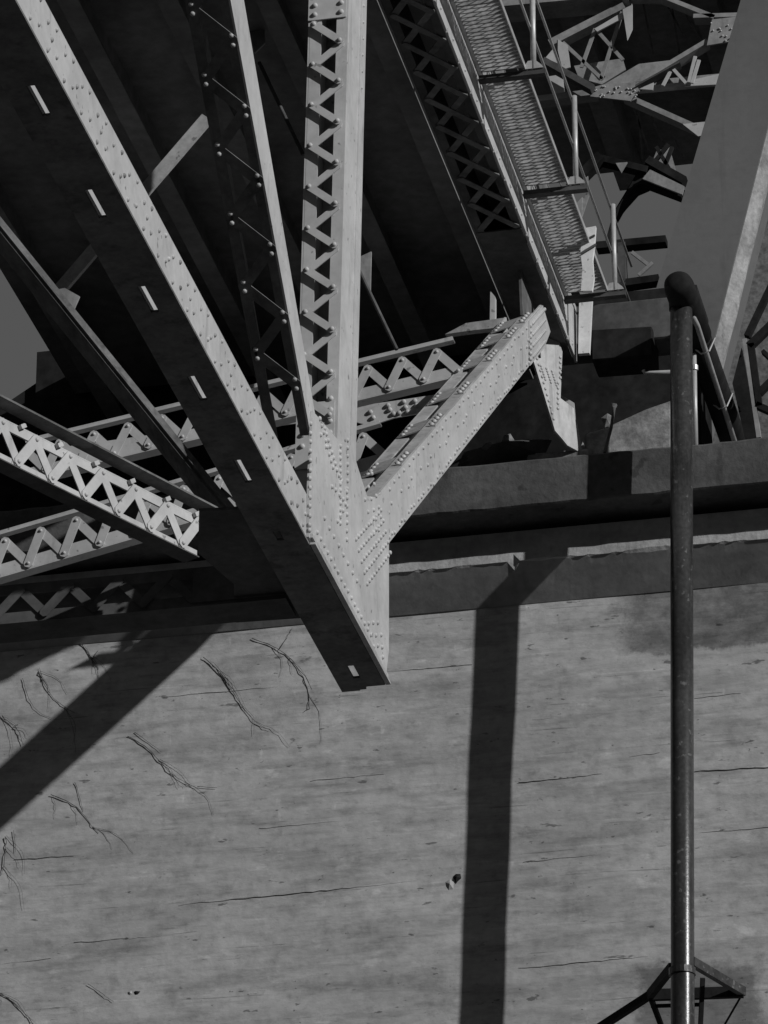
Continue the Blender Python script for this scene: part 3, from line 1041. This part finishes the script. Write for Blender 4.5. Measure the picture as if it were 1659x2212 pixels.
for t in (0.12, 0.4, 0.75):
    p = lerp(c0, c1, t)
    part('clip', 'rail', cr, lambda b: b.tube([p + Vector((-0.16, 0, 0.06)), p + Vector((-0.05, 0, -0.045)), p + Vector((0.05, 0, -0.02)), p + Vector((0.13, 0, 0.16))], 0.012, 6))

pb = thing('pipe_bracket', 'dark triangular steel bracket holding the drain pipe off the wall', 'bracket', Y_(1500, 2140, 53.4))
ym = 53.35
Pc = Vector((xbot, YPb, Y_(1474, 2088, YPb).z))
Lr, Ll = Y_(1606, 2143, ym), Y_(1403, 2150, ym)
part('arm', 'pipe', pb, lambda b: b.beam(Pc + Vector((0.12, 0, 0.05)), Lr, 0.07, 0.11))
part('arm', 'elbow', pb, lambda b: b.beam(Pc + Vector((-0.12, 0, 0.0)), Ll, 0.07, 0.11))
part('crossbar', 'elbow', pb, lambda b: (b.beam(Ll, Lr, 0.07, 0.13), b.beam(Ll + Vector((0, 0.1, -0.1)), Lr + Vector((-0.5, 0.1, -0.08)), 0.03, 0.04)))
part('strut', 'elbow', pb, lambda b: b.beam(Ll, Y_(1270, 2236, YW - 0.05), 0.07, 0.09))
part('strut', 'elbow', pb, lambda b: b.beam(Ll + Vector((0.02, 0, -0.05)), Y_(1432, 2225, YW - 0.2), 0.05, 0.07))
part('strut', 'elbow', pb, lambda b: b.beam(Vector((xbot + 0.15, ym - 0.3, Lr.z + 0.1)), Y_(1512, 2240, ym), 0.05, 0.07))
part('stay_rod', 'elbow', pb, lambda b: b.tube([Lr, Y_(1550, 2240, YW - 0.1)], 0.014, 6))
part('wall_plate', 'elbow', pb, lambda b: b.box((Y_(1420, 2260, YW).x, YW - 0.05, Y_(1420, 2290, YW).z), (Y_(1590, 2260, YW).x, YW - 0.012, Y_(1420, 2245, YW).z)))

# ------------------------------------------------------------------ adjacent structures at the right
YC = 57.0
ic = thing('leaning_column', 'broad smooth concrete column leaning to the right with a rough lit edge', 'column', Y_(1500, 950, YC))
cl, crr = [(1600, 0), (1395, 700)], [(1727, 0), (1536, 760)]


def ln(pts, v):
    return pts[0][0] + (pts[1][0] - pts[0][0]) * (v - pts[0][1]) / (pts[1][1] - pts[0][1])


c4 = [Y_(ln(cl, -160), -160, YC), Y_(ln(crr, -160), -160, YC), Y_(ln(crr, 985), 985, YC), Y_(ln(cl, 985), 985, YC)]
part('shaft', 'column', ic, lambda b: b.prism(c4, (0, 1.2, 0)))
e4 = [c4[1] + Vector((0.003, 0.03, 0)), c4[1] + Vector((0.17, 0.16, 0)), c4[2] + Vector((0.17, 0.16, 0)), c4[2] + Vector((0.003, 0.03, 0))]


def rough_edge(b):
    n = 50
    k = len(b.v)
    random.seed(11)
    for i in range(n + 1):
        p, q = lerp(e4[0], e4[3], i / n), lerp(e4[1], e4[2], i / n)
        b.v += [p, q + Vector((random.uniform(-0.025, 0.02), 0, 0)), q + Vector((-0.02, 0.12, 0)), p + Vector((0, 0.12, 0))]
    for i in range(n):
        for j in range(4):
            b.f.append((k + 4 * i + j, k + 4 * i + (j + 1) % 4, k + 4 * i + 4 + (j + 1) % 4, k + 4 * i + 4 + j))


part('edge', 'rough', ic, rough_edge)

# mottled pier behind it
fp = MB()
fp.py([(p.x, p.z) for p in [Y_(u, v, 60) for u, v in ((1700, 330), (1605, 560), (1540, 860), (1535, 1060), (1760, 1060), (1760, 330))]], 60, 62)
tag(fp.build('mottled_pier', 'mottled'), 'dull mottled concrete pier at the right edge beyond the leaning column', 'pier')

# dark lattice at the right edge
lt = thing('lattice_mast', 'dark lattice steelwork at the right edge above the coping', 'lattice', Y_(1640, 940, 55))
for a0, a1, wd_, mm in (((1675, 600), (1614, 728), 0.075, 'elbow'), ((1690, 680), (1618, 750), 0.10, 'elbow'), ((1622, 745), (1640, 880), 0.09, 'elbow'),
                    ((1634, 876), (1700, 905), 0.08, 'elbow'), ((1640, 850), (1690, 800), 0.08, 'elbow'), ((1648, 760), (1690, 800), 0.05, 'elbow'), ((1609, 735), (1640, 948), 0.055, 'arch')):
    part('bar', mm, lt, lambda b: b.beam(Y_(*a0, 55.2), Y_(*a1, 55.2), 0.1, wd_, (1, 0, 0.3)))
part('wedge_plate', 'elbow', lt, lambda b: b.py([(p.x, p.z) for p in [Y_(u, v, 55.6) for u, v in ((1602, 750), (1582, 828), (1612, 960), (1640, 960))]], 55.6, 55.7))
dv = thing('vent_pipe', 'slim pale upright tube just behind the drain pipe', 'tube', Y_(1503, 950, 53.6))
part('tube', 'rail', dv, lambda b: b.tube([Y_(1503, 975, 53.6), Y_(1499, 765, 53.6)], 0.032, 10), smooth=True)
part('coupling', 'rail', dv, lambda b: b.tube([Y_(1500.5, 800, 53.6), Y_(1500.4, 790, 53.6)], 0.045, 10))

# high dark viaduct far behind, whose spandrel closes the view at the upper right
hv = thing('far_viaduct', 'far dark viaduct underside closing the view at upper right', 'viaduct', (-6, 68, 44))
part('slab', 'deck', hv, lambda b: b.box((-19, 62, 44.0), (6, 73.4, 44.8)))
for xx in (-11.5, -9.3, -7.1, -4.9, -2.7):
    part('girder', 'deck', hv, lambda b: b.box((xx - 0.2, 62, 43.5), (xx + 0.2, 73.2, 43.99)))

# riveted arch bracing in front of it
YR = 63.0
at = thing('arch_bracing', 'riveted arch bracing with big gusset plates behind the railing at upper right', 'truss', Y_(1300, 250, YR))


def PY(u, v, dy=0.0):
    return Y_(u, v, YR + dy)


def abar(name, a0, a1, wd_, mm='arch', dep=0.22, dy=0.0):
    return part(name, mm, at, lambda b: b.beam(PY(*a0, dy), PY(*a1, dy), dep, wd_, (0.001, 0, 1) if abs(a1[0] - a0[0]) > abs(a1[1] - a0[1]) else (1, 0, 0)))


def aplate(name, pts, mm='arch', dy=-0.15, th=0.03):
    return part(name, mm, at, lambda b: b.prism([PY(u, v, dy) for u, v in pts], (0, th, 0)))


abar('chord', (1060, 22), (1360, -6), 0.20, dep=0.5)
abar('chord', (1360, -6), (1440, -4), 0.10)
abar('chord', (1430, -2), (1545, 44), 0.07)
abar('chord', (1500, 42), (1640, 38), 0.07)
aplate('gusset_plate', ((1538, 42), (1590, 36), (1585, 88), (1527, 98)))
abar('chord', (1530, 95), (1375, 188), 0.075)
abar('chord', (1190, 100), (1350, 18), 0.12)
aplate('gusset_plate', ((1284, 62), (1345, 26), (1347, 38), (1290, 68)), 'steel', -0.2)
aplate('hanger', ((1345, 20), (1366, 10), (1366, 62), (1355, 86)), 'steel', -0.25)
for a0, a1 in (((1216, 92), (1302, 172)), ((1286, 62), (1256, 146)), ((1286, 62), (1346, 130)), ((1344, 26), (1298, 172))):
    abar('lacing_bar', a0, a1, 0.055, 'arch', 0.03, -0.1)
aplate('gusset_plate', ((1205, 85), (1226, 98), (1232, 145), (1215, 150), (1205, 110)), 'steel', -0.12)
aplate('gusset_plate', ((1178, 125), (1195, 105), (1212, 140)), 'steel', -0.1)
aplate('gusset_plate', ((1185, 165), (1215, 160), (1220, 205), (1205, 215)), 'steel', -0.1)
aplate('web_plate', ((1240, 142), (1345, 126), (1352, 150), (1300, 182), (1250, 168)), 'arch', 0.1)
aplate('web_plate', ((1305, 182), (1380, 138), (1465, 128), (1380, 185), (1360, 212), (1290, 200)), 'arch', -0.05)
aplate('gusset_plate', ((1282, 188), (1305, 182), (1370, 178), (1382, 195), (1362, 218), (1330, 214), (1275, 208)), 'arch', -0.25)
abar('brace', (1175, 135), (1282, 195), 0.10, 'shade_dark', 0.2, -0.3)
abar('chord', (1150, 222), (1290, 205), 0.10)
abar('chord', (1350, 212), (1520, 288), 0.085)
aplate('gusset_plate', ((1475, 268), (1530, 262), (1520, 292), (1508, 294)), 'steel', -0.15)
abar('chord', (1370, 190), (1560, 172), 0.09)
aplate('gusset_plate', ((1478, 176), (1560, 158), (1555, 182), (1478, 186)), 'steel', -0.15)
abar('chord', (1375, 192), (1470, 140), 0.03, 'shade_dark', 0.2, -0.2)
for a0, a1 in (((1432, 185), (1448, 155)), ((1455, 150), (1482, 180)), ((1488, 178), (1502, 122)), ((1495, 180), (1510, 130))):
    abar('lacing_bar', a0, a1, 0.05, 'steel', 0.03, -0.2)
aplate('gusset_plate', ((1380, 192), (1412, 178), (1410, 194)), 'steel', -0.3)
for a0, a1 in (((1388, 0), (1412, 120)), ((1435, 0), (1482, 85)), ((1450, 5), (1472, 140)), ((1470, 10), (1520, 100)), ((1362, 215), (1402, 325)), ((1398, 235), (1446, 335)), ((1440, 258), (1475, 340)), ((1378, 225), (1388, 345))):
    abar('hanger_rod', a0, a1, 0.03, 'shade_toned', 0.04, 4.0)
rv = MB()
random.seed(21)
for i in range(22):
    u, v = random.uniform(1285, 1375), random.uniform(186, 212)
    rv.rivet(PY(u, v, -0.26), (0, -1, 0), 0.016)
for i in range(12):
    u, v = random.uniform(1535, 1580), random.uniform(46, 88)
    rv.rivet(PY(u, v, -0.16), (0, -1, 0), 0.016)
rv.build('rivet', 'steel', at, stuff=True, smooth=True)

# lower trestle with the dark curved leg
ts = thing('dark_trestle', 'dark steel trestle with a branching leg below the arch bracing', 'trestle', Y_(1340, 500, 61))


def tbar(nm, a0, a1, wd_, mm='shade_dark', y=61.0, dep=0.2):
    part(nm, mm, ts, lambda b: b.beam(Y_(*a0, y), Y_(*a1, y), dep, wd_, (0.001, 0, 1) if abs(a1[0] - a0[0]) > abs(a1[1] - a0[1]) else (1, 0, 0)))


part('leg', 'black', ts, lambda b: b.prism([Y_(u, v, 61) for u, v in ((1308, 520), (1322, 470), (1350, 420), (1378, 370), (1402, 345), (1430, 362), (1395, 392), (1372, 402), (1345, 432), (1325, 458), (1318, 520))], (0, 0.3, 0)))
tbar('brace', (1240, 400), (1300, 340), 0.14, 'black', 60.9)
tbar('brace', (1290, 345), (1400, 372), 0.10, 'black')
tbar('brace', (1400, 350), (1480, 395), 0.12, 'black')
tbar('beam', (1390, 392), (1478, 425), 0.12, 'black')
part('light_plate', 'arch', ts, lambda b: b.prism([Y_(u, v, 60.8) for u, v in ((1388, 386), (1404, 366), (1478, 402), (1474, 420))], (0, 0.04, 0)))
tbar('beam', (1290, 536), (1440, 522), 0.11, 'black')
tbar('beam', (1340, 618), (1425, 606), 0.11, 'black')
tbar('post', (1345, 530), (1345, 620), 0.12, 'shade_dark')
for a0, a1 in (((1365, 545), (1400, 572)), ((1380, 595), (1410, 568)), ((1345, 645), (1390, 662)), ((1235, 470), (1262, 430)), ((1262, 500), (1240, 440)), ((1270, 420), (1250, 480))):
    tbar('lacing_bar', a0, a1, 0.05, 'arch', 60.9, 0.04)
for pts in (((1330, 352), (1355, 350), (1342, 372)), ((1250, 395), (1270, 380), (1272, 415)), ((1240, 445), (1258, 425), (1256, 485))):
    part('gusset_plate', 'arch', ts, lambda b: b.prism([Y_(u, v, 60.85) for u, v in pts], (0, 0.03, 0)))
part('light_plate', 'arch', ts, lambda b: b.prism([Y_(u, v, 61.3) for u, v in ((1408, 352), (1418, 326), (1446, 318), (1468, 396), (1440, 385))], (0, 0.04, 0)))
for a0, a1 in (((1408, 358), (1444, 312)), ((1418, 318), (1466, 400)), ((1452, 318), (1428, 378))):
    tbar('lacing_bar', a0, a1, 0.055, 'black', 61.1, 0.05)
# small concrete block under the walkway end
cbk = MB()
cbk.prism([Y_(u, v, 56.2) for u, v in ((1278, 705), (1290, 660), (1335, 640), (1372, 660), (1378, 712))], (0, 0.8, 0))
tag(cbk.build('concrete_block', 'rubble', bevel=0.03), 'grey broken concrete block below the last walkway bearer', 'concrete block')
gi = MB()
gi.prism([Y_(u, v, 53.45) for u, v in ((1276, 712), (1408, 704), (1410, 768), (1278, 778))], (0, 0.5, 0))
tag(gi.build('beam_end', 'black', bevel=0.015), 'dark rectangular beam end beside the white board', 'beam')
pn = thing('handrail_stub', 'short pale bent pipe stub left of the drain pipe', 'pipe', Y_(1420, 805, 53.5))
part('tube', 'arch', pn, lambda b: b.tube([Y_(1390, 800, 53.4), Y_(1393, 806, 53.4), Y_(1450, 803, 53.4)], 0.025, 8), smooth=True)


# ------------------------------------------------------------------ loose pieces on the seat
def stone(name, label, pts, y, dep, mm='rubble', cat='rubble'):
    random.seed(len(label))
    b = MB()
    P = [Y_(u, v, y) for u, v in pts]
    c = sum(P, Vector()) / len(P)
    n = len(P)
    b.v += [p + Vector((0, random.uniform(0, dep * 0.3), 0)) for p in P] + [c + (p - c) * 0.8 + Vector((0, dep, 0)) for p in P] + [c + Vector((0, -dep * 0.25, 0))]
    b.f += [(i, (i + 1) % n, 2 * n) for i in range(n)] + [(i, (i + 1) % n, n + (i + 1) % n, n + i) for i in range(n)] + [tuple(range(n, 2 * n))]
    return tag(b.build(name, mm), label, cat)


stone('rubble_heap', 'low heap of broken concrete on the seat behind the broad diagonal', ((985, 1000), (1000, 972), (1030, 962), (1070, 955), (1110, 945), (1150, 940), (1200, 945), (1205, 985), (1100, 992)), 53.5, 0.7, 'coping')
stone('stone_chunk', 'small pale stone lying on the rubble heap', ((1083, 953), (1088, 940), (1102, 936), (1110, 948), (1104, 957)), 53.4, 0.12)
stone('stone_chunk', 'dull grey stone left of the pale stone on the rubble heap', ((1040, 968), (1046, 957), (1060, 954), (1066, 964), (1054, 972)), 53.4, 0.12)
stone('stone_chunk', 'grey wedge of concrete perched above the pad right of the bearing', ((1298, 902), (1312, 892), (1322, 897), (1318, 918), (1306, 922)), 53.6, 0.1)
rs = thing('seat_rod', 'thin dark rod leaning on the concrete pad beside the bearing', 'rod', Y_(1308, 975, 53.24))
part('rod', 'shade_dark', rs, lambda b: b.tube([Y_(1306, 978, 53.22), Y_(1320, 925, 53.25), Y_(1327, 880, 53.3)], 0.02, 8))
part('tip', 'rubble', rs, lambda b: b.prism([Y_(u, v, 53.28) for u, v in ((1320, 870), (1332, 872), (1326, 884))], (0, 0.05, 0)))

# ------------------------------------------------------------------ bare twigs against the wall
TW = [
    ('long bare twig curving down to the right below the dark strut', [(440, 1420), (475, 1452), (500, 1490), (525, 1525), (555, 1560), (582, 1578)], [[(500, 1488), (470, 1440), (455, 1428)]]),
    ('bare twig arching over to the chord end with a forked tip', [(545, 1378), (590, 1395), (625, 1420), (655, 1465), (668, 1505), (665, 1530)], [[(655, 1465), (664, 1490), (668, 1530)], [(668, 1528), (655, 1538)], [(605, 1402), (625, 1370), (632, 1358)]]),
    ('bare twig with a kink crossing left of the diagonal shadow', [(172, 1385), (190, 1410), (203, 1440), (200, 1425), (215, 1445)], [[(200, 1425), (212, 1405)]]),
    ('double bare twig hanging above the diagonal shadow', [(85, 1450), (92, 1470), (110, 1500), (140, 1528), (160, 1540)], [[(50, 1465), (58, 1500), (80, 1535), (112, 1552)], [(92, 1470), (86, 1440)]]),
    ('fine bare twig by the left edge above the diagonal shadow', [(5, 1545), (30, 1570), (45, 1590), (50, 1610)], [[(30, 1570), (45, 1562)]]),
    ('bare twig emerging right of the diagonal shadow', [(275, 1590), (310, 1610), (345, 1640), (368, 1668), (400, 1690), (425, 1700)], [[(290, 1580), (330, 1610), (350, 1625)], [(425, 1698), (470, 1702)]]),
    ('short forked twig below the diagonal shadow', [(112, 1718), (150, 1734), (178, 1755), (200, 1785), (215, 1799)], [[(160, 1690), (172, 1720), (180, 1755)]]),
    ('two dark hanging twigs at the left edge below the shadow', [(14, 1806), (14, 1830), (8, 1870), (2, 1890)], [[(28, 1795), (33, 1840)]]),
    ('thin bare twig at the lower left corner of the wall', [(-10, 2140), (25, 2165), (55, 2190), (80, 2225)], [[(190, 2125), (225, 2150), (245, 2162)]]),
]
for n_, (lb, main, subs) in enumerate(TW):
    t = thing('bare_twig', lb, 'twig', Y_(*main[0], YW - 0.1), 'bare twigs on the wall')
    random.seed(100 + n_)
    fine = []
    for k_ in range(4):                          # fine side shoots
        u, v = random.choice(main[:-1])
        a_ = random.uniform(0.3, 1.2)
        l_ = random.uniform(30, 110)
        fine.append([(u, v), (u + l_ * 0.5 * cos(a_) + random.uniform(-5, 5), v + l_ * 0.5 * sin(a_)), (u + l_ * cos(a_ + 0.25), v + l_ * sin(a_ + 0.25))])
    for k_, pth in enumerate([main] + subs + fine):
        P = [Y_(u + random.uniform(-2, 2), v + random.uniform(-2, 2), YW - 0.012) for i_, (u, v) in enumerate(pth)]
        Q = []
        for i_ in range(len(P) - 1):
            p0, p1, p2, p3 = P[max(0, i_ - 1)], P[i_], P[i_ + 1], P[min(len(P) - 1, i_ + 2)]
            for s_ in range(4):
                tt = s_ / 4
                q = 0.5 * ((2 * p1) + (p2 - p0) * tt + (2 * p0 - 5 * p1 + 4 * p2 - p3) * tt * tt + (3 * p1 - p0 - 3 * p2 + p3) * tt ** 3)
                Q.append(q + Vector((random.uniform(-0.006, 0.006), random.uniform(-0.006, 0.004), random.uniform(-0.006, 0.006))))
        Q.append(P[-1])
        r0 = 0.0055 if k_ == 0 else (0.0038 if k_ <= len(subs) else 0.0024)
        part('stem' if k_ == 0 else 'side_shoot', 'twig', t, lambda b: b.tube(Q, [r0 * random.uniform(0.7, 1.2) * (1 - 0.6 * i_ / len(Q)) for i_ in range(len(Q))], 6), smooth=True)
